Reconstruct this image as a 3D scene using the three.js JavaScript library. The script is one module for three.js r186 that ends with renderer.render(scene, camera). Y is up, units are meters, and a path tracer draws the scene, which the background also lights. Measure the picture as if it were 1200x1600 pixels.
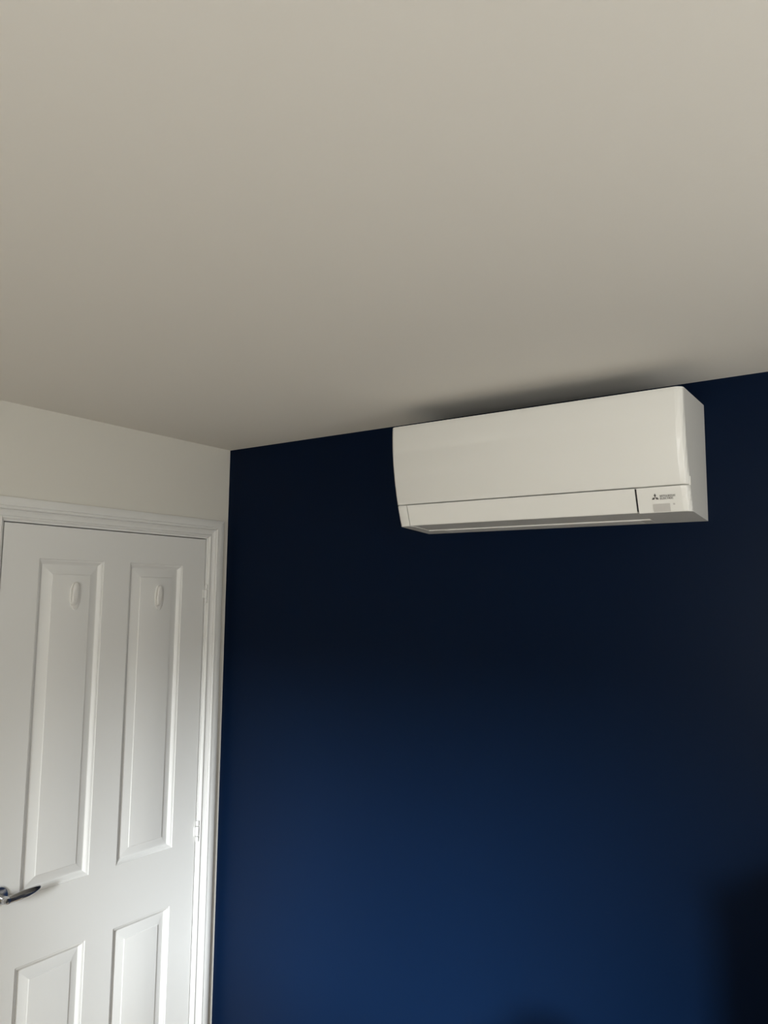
import * as THREE from 'three';
import { RoundedBoxGeometry } from 'three/addons/geometries/RoundedBoxGeometry.js';
import { mergeGeometries, mergeVertices, toCreasedNormals } from 'three/addons/utils/BufferGeometryUtils.js';
import { RectAreaLightUniformsLib } from 'three/addons/lights/RectAreaLightUniformsLib.js';
import { FontLoader } from 'three/addons/loaders/FontLoader.js';

// ------------------------------------------------------------------ camera, sky, exposure
// x = 0 is the door wall, z = 0 the dark blue wall, y = 0 the floor (metres)
const scene = new THREE.Scene();
const camera = new THREE.PerspectiveCamera(68.26, 1200 / 1600, 0.05, 100);
camera.position.set(2.1604, 1.7782, 2.0197);
camera.rotation.set(0.1122, 0.6146, 0.0097, 'YXZ');
scene.add(camera);

scene.background = new THREE.Color().setRGB(1.6, 1.75, 1.95);    // even pale sky

const renderer = new THREE.WebGLRenderer({ antialias: true });
renderer.toneMapping = THREE.LinearToneMapping;
renderer.toneMappingExposure = 1.0;
renderer.shadowMap.enabled = true;

// window in the wall behind the camera: opening, and the two kinds of daylight that come through it
const H = 2.339, WX = 3.4, DZ = 3.3, T = 0.16;                  // inner size of the room, wall thickness
const WIN = { x0: 1.45, x1: 3.30, y0: 0.95, y1: 2.12 };
const sun = new THREE.DirectionalLight(new THREE.Color().setRGB(0.94, 1.0, 1.04), 11.3);   // low bright patch of the overcast
{
  const az = THREE.MathUtils.degToRad(25), el = THREE.MathUtils.degToRad(14.5);
  sun.position.set(20 * Math.sin(az) * Math.cos(el), 20 * Math.sin(el) + 1, 20 * Math.cos(az) * Math.cos(el)); sun.target.position.set(0, 1, 0);
  sun.shadow.radius = 30; sun.shadow.mapSize.set(2048, 2048); sun.castShadow = true;
  Object.assign(sun.shadow.camera, { left: -5, right: 5, top: 4, bottom: -4, near: 1, far: 40 });
  scene.add(sun, sun.target);
}
RectAreaLightUniformsLib.init();
const ADDED_WIN2 = { z0: 0.72, z1: 1.52, y0: 0.95, y1: 2.12 };                                  // unseen window added in the right wall for extra side light
function daylight(w, h, x, y, z, tx, tz, strength) {                                      // soft sky light entering through a pane
  const l = new THREE.RectAreaLight(new THREE.Color().setRGB(1.0, 0.955, 0.85), strength, w - 0.11, h - 0.11);
  l.position.set(x, y, z); l.lookAt(tx, y, tz); scene.add(l);
}
daylight(WIN.x1 - WIN.x0, WIN.y1 - WIN.y0, (WIN.x0 + WIN.x1) / 2, (WIN.y0 + WIN.y1) / 2, DZ + 0.06, (WIN.x0 + WIN.x1) / 2, 0, 3.75);
daylight(ADDED_WIN2.z1 - ADDED_WIN2.z0, ADDED_WIN2.y1 - ADDED_WIN2.y0, WX + 0.06, (ADDED_WIN2.y0 + ADDED_WIN2.y1) / 2, (ADDED_WIN2.z0 + ADDED_WIN2.z1) / 2, 0, (ADDED_WIN2.z0 + ADDED_WIN2.z1) / 2, 4.6);  // added side light, brightens the end of the air conditioner and the ceiling

// ------------------------------------------------------------------ helpers
let seed = 7;
const rnd = () => { seed = (seed * 1664525 + 1013904223) >>> 0; return seed / 4294967296; };
const V2 = (x, y) => new THREE.Vector2(x, y);

function noiseTexture(n, spots, size) {             // soft roller stipple, tileable
  const a = new Float32Array(n * n);
  for (let k = 0; k < spots; k++) {
    const cx = rnd() * n, cy = rnd() * n, r = size * (0.5 + rnd()), h = rnd() * 2 - 1;
    for (let j = -Math.ceil(2 * r); j <= 2 * r; j++) for (let i = -Math.ceil(2 * r); i <= 2 * r; i++) {
      const g = Math.exp(-(i * i + j * j) / (r * r));
      a[((Math.floor(cy) + j + n * 4) % n) * n + ((Math.floor(cx) + i + n * 4) % n)] += h * g;
    }
  }
  let s = 0; for (const v of a) s += v * v; s = Math.sqrt(s / a.length) * 5;
  const d = new Uint8Array(n * n * 4);
  a.forEach((v, i) => { const c = Math.max(0, Math.min(255, 128 + 255 * v / s)); d.set([c, c, c, 255], i * 4); });
  const t = new THREE.DataTexture(d, n, n);
  t.wrapS = t.wrapT = THREE.RepeatWrapping; t.magFilter = THREE.LinearFilter; t.minFilter = THREE.LinearMipmapLinearFilter;
  t.generateMipmaps = true; t.needsUpdate = true;
  return t;
}
const stipple = noiseTexture(256, 5200, 2.2);       // one tile = 0.25 m through uv scale
stipple.repeat.set(4, 4);
const pile = noiseTexture(256, 9000, 1.6); pile.repeat.set(6, 6);

const rgb = (r, g, b) => new THREE.Color().setRGB(r, g, b);
const mat = (o) => new THREE.MeshPhysicalMaterial(o);
const M = {
  ceiling: mat({ color: rgb(0.81, 0.785, 0.735), roughness: 0.95, specularIntensity: 0.2, bumpMap: stipple, bumpScale: 0.00008 }),
  cream: mat({ color: rgb(0.74, 0.72, 0.66), roughness: 0.9, specularIntensity: 0.25, bumpMap: stipple, bumpScale: 0.00008 }),
  blue: mat({ color: rgb(0.0011, 0.0068, 0.0236), roughness: 0.40, specularIntensity: 0.16, bumpMap: stipple, bumpScale: 0.00008 }),
  carpet: mat({ color: rgb(0.58, 0.47, 0.34), roughness: 1, specularIntensity: 0, bumpMap: pile, bumpScale: 0.004 }),
  gloss: mat({ color: rgb(0.80, 0.80, 0.78), roughness: 0.38, specularIntensity: 0.6 }),
  satin: mat({ color: rgb(0.80, 0.80, 0.775), roughness: 0.45, specularIntensity: 0.6 }),
  plastic: mat({ color: rgb(0.85, 0.845, 0.81), roughness: 0.2, specularIntensity: 1 }),
  plasticMatt: mat({ color: rgb(0.66, 0.66, 0.655), roughness: 0.55 }),
  hook: mat({ color: rgb(0.80, 0.79, 0.76), roughness: 0.3 }),
  chrome: mat({ color: rgb(0.62, 0.62, 0.64), metalness: 1, roughness: 0.2 }),
  dark: mat({ color: rgb(0.012, 0.012, 0.013), roughness: 0.7 }),
  print: mat({ color: rgb(0.11, 0.105, 0.10), roughness: 0.6, polygonOffset: true, polygonOffsetFactor: -2 }),
  sticker: mat({ color: rgb(0.56, 0.545, 0.52), roughness: 0.5, polygonOffset: true, polygonOffsetFactor: -2 }),
  upvc: mat({ color: rgb(0.84, 0.84, 0.83), roughness: 0.35 }),
  glass: mat({ color: 0xffffff, roughness: 0.02, transmission: 1, thickness: 0, ior: 1.5 }),
  linen: mat({ color: rgb(0.80, 0.78, 0.74), roughness: 1, specularIntensity: 0.1 }),
  walnut: mat({ color: rgb(0.035, 0.020, 0.012), roughness: 0.5 }),
  fabric: mat({ color: rgb(0.02, 0.02, 0.022), roughness: 0.95 }),
};

function shade(o) { o.traverse((c) => { if (c.isMesh) { c.castShadow = true; c.receiveShadow = true; } }); return o; }
const taken = {};
function numbered(n) { const k = taken[n] = (taken[n] ?? -1) + 1; return k ? n + '_' + String(k).padStart(3, '0') : n; }
function part(name, geo, m, parent) { const o = new THREE.Mesh(geo, m); o.name = name; parent.add(o); return o; }
function group(name, data, pos = [0, 0, 0]) {
  const g = new THREE.Group(); g.name = numbered(name); g.position.set(...pos); g.userData = data; scene.add(g); return g;
}
function structure(name, geos, m) {
  const g = Array.isArray(geos) ? mergeGeometries(geos) : geos;
  const o = new THREE.Mesh(g, m); o.name = name; o.userData = { kind: 'structure' }; scene.add(o); return o;
}
// axis box from corner to corner, uv in metres on every face
function box(x0, y0, z0, x1, y1, z1) {
  const g = new THREE.BoxGeometry(x1 - x0, y1 - y0, z1 - z0); g.translate((x0 + x1) / 2, (y0 + y1) / 2, (z0 + z1) / 2);
  return metricUV(g);
}
function metricUV(g) {
  const p = g.attributes.position, n = g.attributes.normal, uv = new Float32Array(p.count * 2);
  for (let i = 0; i < p.count; i++) {
    const ax = Math.abs(n.getX(i)), ay = Math.abs(n.getY(i)), az = Math.abs(n.getZ(i));
    const [u, v] = ax > ay && ax > az ? [p.getZ(i), p.getY(i)] : ay > az ? [p.getX(i), p.getZ(i)] : [p.getX(i), p.getY(i)];
    uv[2 * i] = u; uv[2 * i + 1] = v;
  }
  g.setAttribute('uv', new THREE.BufferAttribute(uv, 2)); return g;
}
function rbox(x0, y0, z0, x1, y1, z1, r = 0.004, s = 2) {
  const g = new RoundedBoxGeometry(x1 - x0, y1 - y0, z1 - z0, s, r); g.translate((x0 + x1) / 2, (y0 + y1) / 2, (z0 + z1) / 2); return metricUV(g.index ? g.toNonIndexed() : g);
}
// triangle soup from quads ([a,b,c,d] counter-clockwise seen from outside)
function soup(quads, crease = 0.6) {
  const p = [];
  for (const q of quads) { p.push(...q[0], ...q[1], ...q[2]); if (q.length > 3) p.push(...q[0], ...q[2], ...q[3]); }
  let g = new THREE.BufferGeometry(); g.setAttribute('position', new THREE.Float32BufferAttribute(p, 3));
  g = toCreasedNormals(mergeVertices(g, 1e-6), crease);
  return metricUV(g);
}
function cyl(r0, r1, h, seg, at, axis = 'y') {
  const g = new THREE.CylinderGeometry(r0, r1, h, seg);
  if (axis === 'x') g.rotateZ(-Math.PI / 2); if (axis === 'z') g.rotateX(Math.PI / 2);
  g.translate(...at); return g.toNonIndexed();
}

// ------------------------------------------------------------------ room shell
const DOOR = { z0: 0.1071, w: 0.762, top: 1.985 };               // hinge edge, width, top of the leaf
const LZ0 = DOOR.z0 - 0.0045, LZ1 = DOOR.z0 + DOOR.w + 0.003, LY = DOOR.top + 0.003;
const LIN = 0.030;                                               // door lining thickness
structure('floor', box(-T, -0.2, -T, WX + T, 0, DZ + T), M.carpet);
structure('ceiling', box(-T, H, -T, WX + T, H + 0.2, DZ + T), M.ceiling);
structure('wall_far', box(0, 0, -T, WX, H, 0), M.blue);
structure('wall_right', [
  box(WX, 0, -T, WX + T, H, ADDED_WIN2.z0), box(WX, 0, ADDED_WIN2.z1, WX + T, H, DZ + T),
  box(WX, 0, ADDED_WIN2.z0, WX + T, ADDED_WIN2.y0, ADDED_WIN2.z1), box(WX, ADDED_WIN2.y1, ADDED_WIN2.z0, WX + T, H, ADDED_WIN2.z1),
], M.cream);
structure('wall_left', [
  box(-T, 0, -T, 0, H, LZ0 - LIN), box(-T, 0, LZ1 + LIN, 0, H, DZ + T), box(-T, LY + LIN, LZ0 - LIN, 0, H, LZ1 + LIN),
], M.cream);
structure('wall_near', [
  box(0, 0, DZ, WIN.x0, H, DZ + T), box(WIN.x1, 0, DZ, WX, H, DZ + T),
  box(WIN.x0, 0, DZ, WIN.x1, WIN.y0, DZ + T), box(WIN.x0, WIN.y1, DZ, WIN.x1, H, DZ + T),
], M.cream);
{ // skirting boards, out of view but part of the room
  structure('baseboard_far', rbox(0.02, 0, 0, WX, 0.12, 0.016, 0.004), M.gloss);
  structure('baseboard_left', rbox(0, 0, LZ1 + 0.08, 0.016, 0.12, DZ, 0.004), M.gloss);
  structure('baseboard_right', rbox(WX - 0.016, 0, 0.02, WX, 0.12, DZ, 0.004), M.gloss);
}
// windows: frame, pane, sill; built along x in the near wall, the added one turned into the right wall
function makeWindow(name, w, y0, y1, place) {
  const g = new THREE.Group(); g.name = name; g.userData = { kind: 'structure' }; scene.add(g); place(g);
  const z0 = 0.08, z1 = 0.14, f = 0.055, a = -w / 2, b = w / 2;
  part('window_frame', mergeGeometries([
    rbox(a, y0, z0, a + f, y1, z1), rbox(b - f, y0, z0, b, y1, z1), rbox(a, y0, z0, b, y0 + f, z1), rbox(a, y1 - f, z0, b, y1, z1)]), M.upvc, g);
  part('pane', box(a + f - 0.005, y0 + f - 0.005, z0 + 0.028, b - f + 0.005, y1 - f + 0.005, z0 + 0.032), M.glass, g);
  part('window_sill', rbox(a - 0.03, y0 - 0.022, -0.04, b + 0.03, y0 + 0.002, z0, 0.006), M.gloss, g);
}
makeWindow('window_1', WIN.x1 - WIN.x0, WIN.y0, WIN.y1, (g) => g.position.set((WIN.x0 + WIN.x1) / 2, 0, DZ));
makeWindow('added_window_2', ADDED_WIN2.z1 - ADDED_WIN2.z0, ADDED_WIN2.y0, ADDED_WIN2.y1, (g) => { g.position.set(WX, 0, (ADDED_WIN2.z0 + ADDED_WIN2.z1) / 2); g.rotation.y = Math.PI / 2; });  // unseen opening added to let in the side light

// ------------------------------------------------------------------ door
const door = new THREE.Group(); door.name = 'door_1'; door.userData = { kind: 'structure' }; scene.add(door);
{
  const z = (t) => DOOR.z0 + t, y0 = 0.006, yt = DOOR.top, back = -0.04;
  // openings of the four moulded panels, t measured from the hinge edge
  const P = [[0.1039, 0.3260, 0.9118, 1.8836], [0.4263, 0.6478, 0.9118, 1.8836], [0.1039, 0.3260, 0.20, 0.7182], [0.4263, 0.6478, 0.20, 0.7182]];
  const sh = new THREE.Shape([V2(0, y0), V2(DOOR.w, y0), V2(DOOR.w, yt), V2(0, yt)]);
  for (const [a, b, c, d] of P) sh.holes.push(new THREE.Path([V2(a, c), V2(a, d), V2(b, d), V2(b, c)]));
  const g = new THREE.ExtrudeGeometry(sh, { depth: 0.037, bevelEnabled: true, bevelThickness: 0.0012, bevelSize: 0.0012, bevelOffset: -0.0012, bevelSegments: 2 });
  // shape x -> world z, extrusion -> world x
  g.applyMatrix4(new THREE.Matrix4().set(0, 0, 1, back + 0.0012 + 0.0006, 0, 1, 0, 0, 1, 0, 0, DOOR.z0, 0, 0, 0, 1));
  const idx = g.attributes.position; // mirrored axes: flip the winding
  for (let i = 0; i < idx.count; i += 3) for (const at of [idx, g.attributes.normal]) {
    const t = [at.getX(i + 1), at.getY(i + 1), at.getZ(i + 1)];
    at.setXYZ(i + 1, at.getX(i + 2), at.getY(i + 2), at.getZ(i + 2)); at.setXYZ(i + 2, ...t);
  }
  part('leaf', metricUV(toCreasedNormals(g, 0.15)), M.gloss, door);
  // moulded panel: ovolo step down, groove, raised bevel, field (inset, depth)
  const prof = [[0, -0.0004], [0.0006, -0.0024], [0.0035, -0.0030], [0.0062, -0.0040], [0.0095, -0.0066], [0.0122, -0.0100], [0.0142, -0.0120], [0.0160, -0.0126], [0.0180, -0.0121],
    [0.0442, -0.0030], [0.0458, -0.0010], [0.0475, -0.0006]];
  for (const [a, b, c, d] of P) {
    const q = [], ring = ([i, h]) => [[h, c + i, z(a + i)], [h, c + i, z(b - i)], [h, d - i, z(b - i)], [h, d - i, z(a + i)]];
    for (let k = 0; k + 1 < prof.length; k++) {
      const A = ring(prof[k]), B = ring(prof[k + 1]);
      for (let s = 0; s < 4; s++) q.push([A[s], B[s], B[(s + 1) % 4], A[(s + 1) % 4]]);
    }
    const F = ring(prof.at(-1)); q.push([F[0], F[3], F[2], F[1]]);
    // hidden back skin
    const bk = (p) => [-0.03, p[1], p[2]], O = ring(prof[0]); q.push([bk(O[0]), bk(O[1]), bk(O[2]), bk(O[3])]);
    for (let s = 0; s < 4; s++) q.push([O[s], O[(s + 1) % 4], bk(O[(s + 1) % 4]), bk(O[s])]);
    part('panel', soup(q, 0.42), M.gloss, door);
  }
  // hinges, painted over: fixed knuckles above and below, the leaf's wider knuckle between them
  for (const [lo, hi] of [[1.7480, 1.8190], [0.9050, 0.9790], [0.20, 0.27]]) {
    const h = new THREE.Group(); h.name = 'hinge'; door.add(h);
    const kz = DOOR.z0 - 0.0042, a = lo + (hi - lo) * 0.265, b = lo + (hi - lo) * 0.735;
    part('knuckle', cyl(0.0060, 0.0060, a - lo - 0.003, 16, [0.005, (lo + a) / 2, kz]), M.gloss, h);
    part('knuckle', mergeGeometries([cyl(0.0064, 0.0064, b - a - 0.003, 16, [0.005, (a + b) / 2, kz + 0.0004]), rbox(0.0, a + 0.0015, kz + 0.001, 0.0045, b - 0.0015, kz + 0.0130, 0.0016)]), M.gloss, h);
    part('knuckle', cyl(0.0060, 0.0060, hi - b - 0.003, 16, [0.005, (hi + b) / 2, kz]), M.gloss, h);
  }
  // lever handle: round rose, neck, curved lever
  const hd = new THREE.Group(); hd.name = 'handle'; door.add(hd);
  const hy = 0.934, hz = DOOR.z0 + DOOR.w - 0.049;
  const rose = new THREE.LatheGeometry([[0, 0], [0.0262, 0], [0.0265, 0.001], [0.0265, 0.0065], [0.0255, 0.0085], [0.022, 0.0095], [0.0115, 0.0098], [0, 0.0098]].map(([r, h]) => V2(r, h)), 40);
  rose.rotateZ(-Math.PI / 2); rose.translate(0, hy, hz);
  part('rose', toCreasedNormals(rose, 0.5), M.chrome, hd);
  const neck = new THREE.LatheGeometry([[0.0098, 0], [0.0092, 0.012], [0.0092, 0.030], [0.0105, 0.038], [0.0100, 0.046], [0.0075, 0.0505], [0, 0.052]].map(([r, h]) => V2(r, h)), 28);
  neck.rotateZ(-Math.PI / 2); neck.translate(0.008, hy, hz);
  part('neck', toCreasedNormals(neck, 0.5), M.chrome, hd);
  // lever sections along the run: [run towards the hinge side, x, y, half height, half depth, twist]
  const L = [[-0.010, 0.049, hy, 0.0075, 0.0075, 0], [0.004, 0.050, hy, 0.0100, 0.0085, 0.1], [0.020, 0.0515, hy + 0.0005, 0.0105, 0.0075, 0.25], [0.040, 0.0525, hy + 0.0025, 0.0110, 0.0062, 0.5],
    [0.060, 0.0525, hy + 0.0048, 0.0112, 0.0052, 0.72], [0.078, 0.0515, hy + 0.0072, 0.0100, 0.0046, 0.9], [0.090, 0.0505, hy + 0.0088, 0.0078, 0.0038, 1.0], [0.0965, 0.0500, hy + 0.0097, 0.0048, 0.0028, 1.05], [0.0995, 0.0498, hy + 0.0101, 0.0016, 0.0012, 1.05]];
  const N = 20, q = [], rg = L.map(([s, x, y, a, b, tw]) => Array.from({ length: N }, (_, i) => {
    const t = i / N * 2 * Math.PI, u = a * Math.sign(Math.cos(t)) * Math.abs(Math.cos(t)) ** 0.8, v = b * Math.sign(Math.sin(t)) * Math.abs(Math.sin(t)) ** 0.8;
    return [x + v * Math.cos(tw) - u * Math.sin(tw), y + u * Math.cos(tw) + v * Math.sin(tw), hz - s];
  }));
  for (let k = 0; k + 1 < rg.length; k++) for (let i = 0; i < N; i++) { const j = (i + 1) % N; q.push([rg[k][i], rg[k][j], rg[k + 1][j], rg[k + 1][i]]); }
  for (const [r, f] of [[rg[0], 1], [rg.at(-1), 0]]) for (let i = 1; i + 1 < N; i++) q.push(f ? [r[0], r[i + 1], r[i]] : [r[0], r[i], r[i + 1]]);
  part('lever', soup(q, 0.9), M.chrome, hd);
}
{ // door lining with stop, flush with the wall
  const t = new THREE.Group(); t.name = 'trim_2'; t.userData = { kind: 'structure' }; scene.add(t);
  part('lining', mergeGeometries([
    rbox(-T, 0, LZ0 - LIN, 0.0004, LY + LIN, LZ0, 0.0015), rbox(-T, 0, LZ1, 0.0004, LY + LIN, LZ1 + LIN, 0.0015), rbox(-T, LY, LZ0 - 0.01, 0.0004, LY + LIN, LZ1 + 0.01, 0.0015)]), M.gloss, t);
  part('door_stop', mergeGeometries([box(-0.058, 0, LZ0, -0.043, LY, LZ0 + 0.014), box(-0.058, 0, LZ1 - 0.014, -0.043, LY, LZ1), box(-0.058, LY - 0.014, LZ0, -0.043, LY, LZ1)]), M.gloss, t);
  part('threshold', box(-T, 0, LZ0, 0, 0.005, LZ1), M.gloss, t);
}
{ // architrave, mitred: profile as [distance from the inner edge, height off the wall]
  const t = new THREE.Group(); t.name = 'trim_1'; t.userData = { kind: 'structure' }; scene.add(t);
  const arc = (cd, ch, r, a0, a1, n) => Array.from({ length: n + 1 }, (_, i) => { const a = a0 + (a1 - a0) * i / n; return [cd + r * Math.cos(a), ch + r * Math.sin(a)]; });
  const pr = [[0, 0], [0, 0.0055], [0.0004, 0.0062], ...arc(0.0052, 0.0062, 0.0036, Math.PI, 0.15, 7), [0.0090, 0.0044], [0.0100, 0.0044], [0.0106, 0.0062], [0.0135, 0.0066], [0.0180, 0.0078], [0.0230, 0.0103], [0.0260, 0.0122], [0.0266, 0.0092], [0.0278, 0.0092],
    [0.0280, 0.0128], ...arc(0.0325, 0.0132, 0.0044, Math.PI, Math.PI / 2, 6), [0.0352, 0.0172], [0.0366, 0.0164], [0.0374, 0.0130], [0.0386, 0.0130], [0.0394, 0.0154], [0.0440, 0.0157], [0.0625, 0.0158], [0.0640, 0.0150], [0.0645, 0.0138], [0.0645, 0]];
  const YI = LY + 0.0058, ZR = LZ0 - 0.0058, ZL = LZ1 + 0.0058;
  const sweep = (f, flip) => {
    const q = []; for (let k = 0; k + 1 < pr.length; k++) { const [a0, a1] = f(...pr[k]), [b0, b1] = f(...pr[k + 1]); q.push(flip ? [a0, b0, b1, a1] : [a0, a1, b1, b0]); }
    return soup(q, 0.55);
  };
  part('architrave_head', sweep((d, h) => [[h, YI + d, ZR - d], [h, YI + d, ZL + d]], false), M.gloss, t);
  part('architrave_leg', sweep((d, h) => [[h, 0, ZR - d], [h, YI + d, ZR - d]], false), M.gloss, t);
  part('architrave_leg', sweep((d, h) => [[h, 0, ZL + d], [h, YI + d, ZL + d]], true), M.gloss, t);
}

// ------------------------------------------------------------------ air conditioner
const font = await new FontLoader().loadAsync('fonts/droid/droid_sans_bold.typeface.json');
{
  const ac = group('air_conditioner', { label: 'white wall mounted air conditioner on the dark blue wall near the ceiling', category: 'air conditioner' });
  const X0 = 0.9106, X1 = 1.7362, YT = 2.2751, YF = 1.986, YB = 1.9765, R = 0.019, YS = 2.0467, XL = 0.950, XR = 1.613;
  const K = [[1.976, 0.1668], [1.986, 0.1705], [2.015, 0.1805], [2.0467, 0.1908], [2.10, 0.2045], [2.15, 0.2140], [2.20, 0.2200], [2.235, 0.2219], [2.262, 0.2219], [2.2751, 0.2212]];
  const zf = (y) => { // Catmull-Rom through K
    let i = 0; while (i < K.length - 2 && y > K[i + 1][0]) i++;
    const [y0, a] = K[i], [y1, b] = K[i + 1], h = y1 - y0, t = Math.min(1, Math.max(0, (y - y0) / h));
    const m0 = i ? (b - K[i - 1][1]) / (y1 - K[i - 1][0]) : (b - a) / h, m1 = i + 2 < K.length ? (K[i + 2][1] - a) / (K[i + 2][0] - y0) : (b - a) / h;
    const t2 = t * t, t3 = t2 * t; return (2 * t3 - 3 * t2 + 1) * a + (t3 - 2 * t2 + t) * h * m0 + (-2 * t3 + 3 * t2) * b + (t3 - t2) * h * m1;
  };
  // how far the rounded ends fall back at x
  const fall = (x) => { const s = Math.min(x - X0, X1 - x); return s >= R ? 0 : R - Math.sqrt(Math.max(0, R * R - (R - s) ** 2)); };
  const lin = (a, b, n) => Array.from({ length: n + 1 }, (_, i) => a + (b - a) * i / n);
  const stations = (x0, x1) => {
    const s = new Set([x0, x1]);
    for (let i = 0; i <= 10; i++) { const u = R * (1 - Math.cos(i / 10 * Math.PI / 2)); for (const v of [X0 + u, X1 - u]) if (v > x0 && v < x1) s.add(v); }
    return [...s].sort((a, b) => a - b);
  };
  // solid facing slab between x0..x1, y0..y1, e rounds its visible rims
  function facing(x0, x1, y0, y1, e = 0.0012, depth = R) {
    const xs = stations(x0, x1), ys = [y0, y0 + e * 0.3, y0 + e, ...lin(y0 + e, y1 - e, 16).slice(1, -1), y1 - e, y1 - e * 0.3, y1];
    const rim = (s) => s >= e ? 0 : e - Math.sqrt(Math.max(0, e * e - (e - s) ** 2));
    const f = xs.map((x) => ys.map((y) => [x, y, zf(y) - fall(x) - rim(Math.min(y - y0, y1 - y)) - (x === x0 && x0 > X0 || x === x1 && x1 < X1 ? e * 0.3 : 0)]));
    const b = xs.map((x) => ys.map((y) => [x, y, zf(y) - depth - 0.0006])), q = [], I = xs.length - 1, J = ys.length - 1;
    for (let i = 0; i < I; i++) for (let j = 0; j < J; j++) {
      q.push([f[i][j], f[i + 1][j], f[i + 1][j + 1], f[i][j + 1]]); q.push([b[i][j], b[i][j + 1], b[i + 1][j + 1], b[i + 1][j]]);
    }
    for (let i = 0; i < I; i++) { q.push([b[i][0], b[i + 1][0], f[i + 1][0], f[i][0]]); q.push([f[i][J], f[i + 1][J], b[i + 1][J], b[i][J]]); }
    for (let j = 0; j < J; j++) { q.push([b[0][j], f[0][j], f[0][j + 1], b[0][j + 1]]); q.push([f[I][j], b[I][j], b[I][j + 1], f[I][j + 1]]); }
    return soup(q, 0.7);
  }
  // casing: section in (z, y) pushed along x; the middle length has the recess of the louvre in its underside
  const under = (z) => YB + (YF - YB) * z / 0.1705;
  const front = lin(YF, YT, 18).map((y) => [zf(y) - R, y]);
  function length(x0, x1, sec) {
    const s = new THREE.Shape(sec.map(([z, y]) => V2(-z, y))), g = new THREE.ExtrudeGeometry(s, { depth: x1 - x0, bevelEnabled: false });
    g.rotateY(Math.PI / 2); g.translate(x0, 0, 0); return metricUV(g);
  }
  const ends = [[0.001, YB], ...front.slice(), [0.001, YT]];
  const mid = [[0.001, YB], [0.062, under(0.062)], [0.062, under(0.062) + 0.0040], [zf(YF) - R, YF + 0.0040], ...front.slice(1), [0.001, YT]];
  part('casing', mergeGeometries([length(X0, XL, ends), length(XL, XR, mid), length(XR, X1, ends)]), M.plastic, ac);
  part('front_panel', facing(X0, X1, YS + 0.0015, YT), M.plastic, ac);
  part('end_cap', facing(X0, XL - 0.0013, YF, YS - 0.0015), M.plastic, ac);
  const cap = part('display_cap', facing(XR + 0.0020, X1, YF, YS - 0.0015), M.plastic, ac);
  // louvre: front face and underside blade in one
  const lv = [];
  { // blade section swept along x
    const a = 0.0655, yb = YF + 0.0012, s = [[zf(YF) - 0.004, yb + 0.001], [zf(YF) - 0.012, yb + 0.0005], [a + 0.004, under(a) + 0.0018], [a, under(a) + 0.0026], [a, under(a) + 0.0036], [zf(YF) - 0.02, YF + 0.0038], [zf(YF) - 0.005, YF + 0.005]];
    lv.push(length(XL + 0.0012, XR - 0.0026, s.slice().reverse()));
  }
  lv.push(facing(XL + 0.0013, XR - 0.0026, YF + 0.0012, YS - 0.0015, 0.0012, 0.003));
  part('louvre', mergeGeometries(lv.map((g) => g.index ? g.toNonIndexed() : g)), M.plastic, ac);
  { // dark block behind the louvre, its colour stands in for shade in the gap
    const s = [[zf(YF) - R - 0.001, YF + 0.006], [zf(YF) - 0.0065, YF + 0.006], [zf(YS) - 0.0065, YS - 0.003], [zf(YS) - R - 0.001, YS - 0.003]];
    part('outlet_shade', length(XL + 0.0002, XR + 0.0016, s), M.dark, ac);
  }
  // thin strip added to imitate a gloss reflection on the rear underside
  part('rear_strip', length(1.000, 1.585, [[0.012, under(0.012) - 0.0004], [0.058, under(0.058) - 0.0004], [0.058, under(0.058) + 0.001], [0.012, under(0.012) + 0.001]]), M.plasticMatt, ac);
  // finger tab low on the side of the front panel
  part('finger_tab', rbox(X1 - 0.004, YS - 0.001, zf(YS) - R - 0.0075, X1 + 0.0014, YS + 0.021, zf(YS) - R + 0.0045, 0.0012), M.plastic, ac);
  // air inlet on top
  const inlet = part('air_inlet', box(X0 + 0.02, YT + 0.0001, 0.012, X1 - 0.02, YT + 0.0015, 0.196), M.dark, ac);
  for (let i = 0; i < 32; i++) { const x = X0 + 0.024 + i * 0.025; part('slat', box(x, YT + 0.0015, 0.014, x + 0.003, YT + 0.004, 0.194), M.plasticMatt, inlet); }
  // print on the display cap follows its curve
  const lay = (g) => { const p = g.attributes.position; for (let i = 0; i < p.count; i++) p.setZ(i, zf(p.getY(i)) - fall(p.getX(i)) + 0.00025); g.computeVertexNormals(); return g; };
  const lozenge = (cx, cy, w, h, a) => { const c = Math.cos(a), s = Math.sin(a); return new THREE.ShapeGeometry(new THREE.Shape([[0, 0], [-w / 2, h / 2], [0, h], [w / 2, h / 2]].reverse().map(([x, y]) => V2(cx + x * c - y * s, cy + x * s + y * c)))); };
  const ex = 1.6575, ey = 2.0212, eh = 0.0095, ew = eh * 0.577;
  part('emblem', lay(mergeGeometries([0, 1, 2].map((k) => lozenge(ex, ey, ew, eh, k * 2 * Math.PI / 3)))), M.print, cap);
  const words = (t, x, y, h, w) => {
    const g = new THREE.ShapeGeometry(font.generateShapes(t, h), 3); g.computeBoundingBox(); const b = g.boundingBox;
    g.translate(-b.min.x, -b.min.y, 0); g.scale(w / (b.max.x - b.min.x), h / (b.max.y - b.min.y), 1); g.translate(x, y, 0); return g;
  };
  part('lettering', lay(mergeGeometries([words('MITSUBISHI', 1.6688, 2.0216, 0.0047, 0.0352), words('ELECTRIC', 1.6688, 2.0158, 0.0047, 0.0305)])), M.print, cap);
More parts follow.
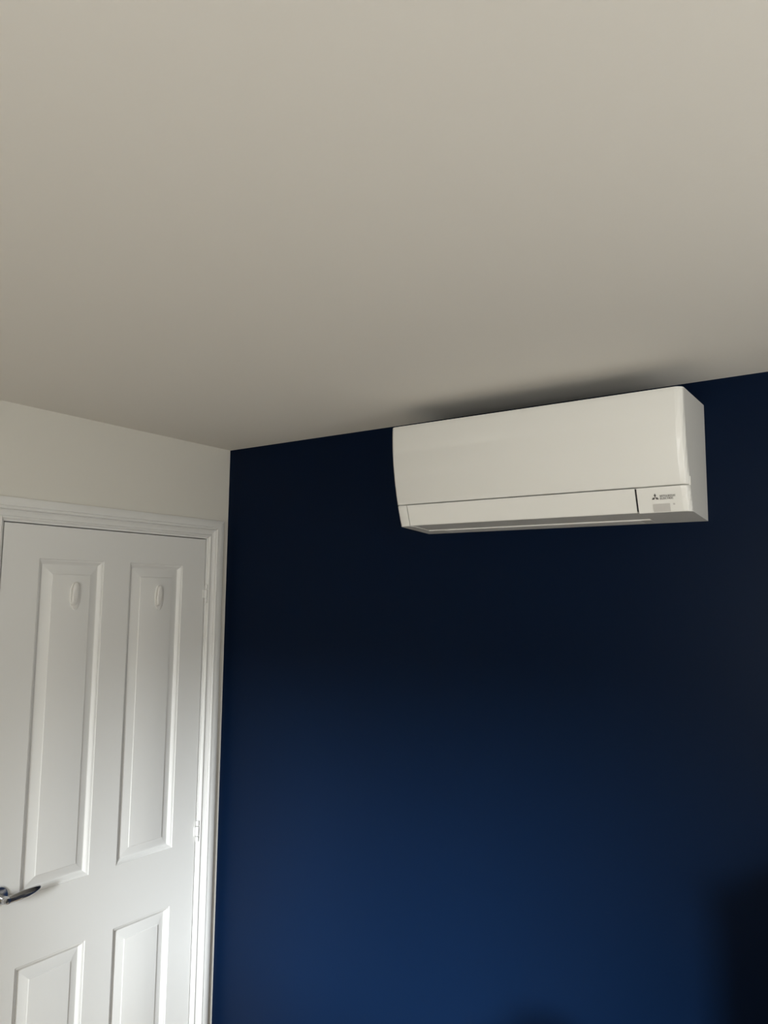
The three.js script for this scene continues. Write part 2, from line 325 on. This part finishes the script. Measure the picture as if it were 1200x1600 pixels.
  const sheet = (x0, x1, y0, y1, n = 6) => { const g = new THREE.PlaneGeometry(x1 - x0, y1 - y0, 1, n); g.translate((x0 + x1) / 2, (y0 + y1) / 2, 0); return lay(g); };
  part('grey_label', sheet(1.6508, 1.6900, 1.9875, 2.0060), M.sticker, cap);
  part('indicator', sheet(1.6970, 1.7015, 2.0022, 2.0060, 2), M.sticker, cap);
}

// ------------------------------------------------------------------ adhesive hooks on the door
function hook(label, y, z) {
  const g = group('adhesive_hook', { label, category: 'hook', group: 'white hooks stuck on the door panels' }, [-0.0018, y, z]);
  const s = new THREE.Shape(); // tall oval, a little pointed below
  s.moveTo(0, -0.043); s.bezierCurveTo(0.010, -0.043, 0.0185, -0.020, 0.0185, 0.006); s.bezierCurveTo(0.0185, 0.030, 0.011, 0.043, 0, 0.043);
  s.bezierCurveTo(-0.011, 0.043, -0.0185, 0.030, -0.0185, 0.006); s.bezierCurveTo(-0.0185, -0.020, -0.010, -0.043, 0, -0.043);
  const b = new THREE.ExtrudeGeometry(s, { depth: 0.0025, bevelEnabled: true, bevelThickness: 0.0015, bevelSize: 0.0015, bevelOffset: -0.0015, bevelSegments: 3, curveSegments: 16 });
  b.rotateY(Math.PI / 2); b.translate(0, -0.003, -0.004); part('base_plate', toCreasedNormals(b, 0.6), M.hook, g);
  // tongue: leaves the plate near its foot, rises forward and ends in a rounded tip
  const path = [[0.001, -0.031, 0.0025], [0.0045, -0.030, 0.0058], [0.0075, -0.026, 0.0082], [0.0095, -0.017, 0.0098], [0.0105, -0.003, 0.0106], [0.0108, 0.012, 0.0108], [0.0105, 0.026, 0.0100], [0.0098, 0.035, 0.0076], [0.0092, 0.0395, 0.0042], [0.0088, 0.0408, 0.001]];
  const N = 18, q = [], rg = path.map(([x, y, w]) => Array.from({ length: N }, (_, i) => { const t = i / N * 2 * Math.PI; return [x + 0.0062 * Math.min(1, w / 0.008) * Math.sin(t), y, 0.0035 - 0.07 * (y + 0.03) - w * Math.cos(t)]; }));
  for (let k = 0; k + 1 < rg.length; k++) for (let i = 0; i < N; i++) { const j = (i + 1) % N; q.push([rg[k][i], rg[k + 1][i], rg[k + 1][j], rg[k][j]]); }
  for (let i = 1; i + 1 < N; i++) { q.push([rg[0][0], rg[0][i], rg[0][i + 1]]); q.push([rg.at(-1)[0], rg.at(-1)[i + 1], rg.at(-1)[i]]); }
  part('tongue', soup(q, 1.0), M.hook, g);
}
hook('white adhesive hook on the door panel nearer the lever handle', 1.7748, 0.6345);
hook('white adhesive hook on the door panel nearer the hinges', 1.7715, 0.3130);

// ------------------------------------------------------------------ furniture below and beside the view; chest and chair shadows fall on the blue wall
{ // tallboy chest against the blue wall, just past the right edge of the picture
  const x0 = 1.955, x1 = 2.78, z1 = 0.66, h = 1.23;
  const g = group('chest_of_drawers', { label: 'tall dark chest of drawers, its square shadow on the blue wall at lower right', category: 'chest' }, [(x0 + x1) / 2, 0, 0.3]);
  const w = (x1 - x0) / 2, d0 = -0.282, d1 = z1 - 0.3;
  part('carcass', mergeGeometries([rbox(-w, 0.06, d0, w, h - 0.025, d1 - 0.02, 0.003), rbox(-w + 0.03, 0, d0 + 0.02, w - 0.03, 0.07, d1 - 0.05, 0.003)]), M.walnut, g);
  part('top', rbox(-w - 0.005, h - 0.025, d0, w + 0.005, h, d1 + 0.004, 0.004), M.walnut, g);
  for (let k = 0; k < 5; k++) {
    const y = 0.08 + k * 0.224, d = part('drawer', rbox(-w + 0.012, y, d1 - 0.02, w - 0.012, y + 0.216, d1, 0.003), M.walnut, g);
    for (const s of [-0.2, 0.2]) part('knob', new THREE.SphereGeometry(0.014, 14, 10).translate(s, y + 0.1, d1 + 0.011), M.chrome, d);
  }
}
{ // unseen white bedding along the right wall, added to bounce light onto the ceiling
  const g = group('bounce_bed', { label: 'unseen white bedding along the right wall, added to bounce light onto the ceiling', category: 'bounce_bed' }, [2.87, 0, 2.25]);
  part('bed_frame', mergeGeometries([rbox(-0.48, 0.10, -0.98, -0.45, 0.32, 0.98, 0.004), rbox(0.45, 0.10, -0.98, 0.48, 0.32, 0.98, 0.004), rbox(-0.48, 0.10, -1.0, 0.48, 0.34, -0.97, 0.004), rbox(-0.46, 0.14, -0.98, 0.46, 0.18, 0.98, 0.004)]), M.walnut, g);
  for (const [x, z] of [[-0.45, -0.96], [0.45, -0.96], [-0.45, 0.95], [0.45, 0.95]]) part('leg', rbox(x - 0.03, 0, z - 0.03, x + 0.03, 0.12, z + 0.03, 0.004), M.walnut, g);
  part('headboard', rbox(-0.48, 0.10, 0.97, 0.48, 0.90, 1.01, 0.012, 3), M.walnut, g);
  part('mattress', rbox(-0.445, 0.19, -0.96, 0.445, 0.42, 0.96, 0.04, 4), M.linen, g);
  const du = new THREE.PlaneGeometry(0.94, 1.45, 40, 60), p = du.attributes.position; // duvet with soft hollows, hanging a little over the sides
  for (let i = 0; i < p.count; i++) {
    const u = p.getX(i) / 0.47, v = p.getY(i), e = Math.max(0, Math.abs(u) - 0.9) / 0.1;
    p.setXYZ(i, p.getX(i) * (1 + 0.0), 0.475 + 0.012 * Math.sin(9 * v + 3 * u) * Math.cos(5 * u - 2 * v) + 0.02 * (1 - u * u) - 0.12 * e * e, -v - 0.2);
  }
  du.computeVertexNormals(); part('duvet', du, M.linen, g);
  const pw = new THREE.SphereGeometry(1, 28, 18), pp = pw.attributes.position;
  for (let i = 0; i < pp.count; i++) { const f = (t) => Math.sign(t) * Math.abs(t) ** 0.55; pp.setXYZ(i, 0.34 * f(pp.getX(i)), 0.07 * pp.getY(i), 0.22 * f(pp.getZ(i))); }
  pw.computeVertexNormals(); pw.translate(0, 0.485, 0.72); part('pillow', pw, M.linen, g);
}
{ // office chair standing below the view
  const g = group('office_chair', { label: 'black office chair with a headrest, its rounded shadow at the bottom edge', category: 'chair' }, [1.49, 0, 0.68]);
  part('seat', rbox(-0.23, 0.40, -0.20, 0.23, 0.47, 0.26, 0.03, 4), M.fabric, g);
  part('backrest', rbox(-0.21, 0.45, -0.26, 0.21, 0.68, -0.20, 0.028, 4), M.fabric, g);
  const hr = new THREE.SphereGeometry(1, 28, 18); hr.scale(0.125, 0.085, 0.035); hr.translate(0, 0.695, -0.235); part('headrest', hr, M.fabric, g);
  part('gas_lift', cyl(0.025, 0.025, 0.32, 20, [0, 0.25, 0.03]), M.chrome, g);
  for (let k = 0; k < 5; k++) {
    const a = k / 5 * 2 * Math.PI, leg = rbox(0, 0.06, -0.02, 0.29, 0.095, 0.02, 0.008); leg.rotateY(a); leg.translate(0, 0, 0.03);
    const l = part('leg', leg, M.dark, g), c = cyl(0.028, 0.028, 0.04, 20, [0, 0, 0], 'z'); c.rotateY(a); c.translate(0.27 * Math.cos(a), 0.028, 0.03 - 0.27 * Math.sin(a)); part('castor', c, M.dark, l);
  }
}

shade(scene);
renderer.render(scene, camera);
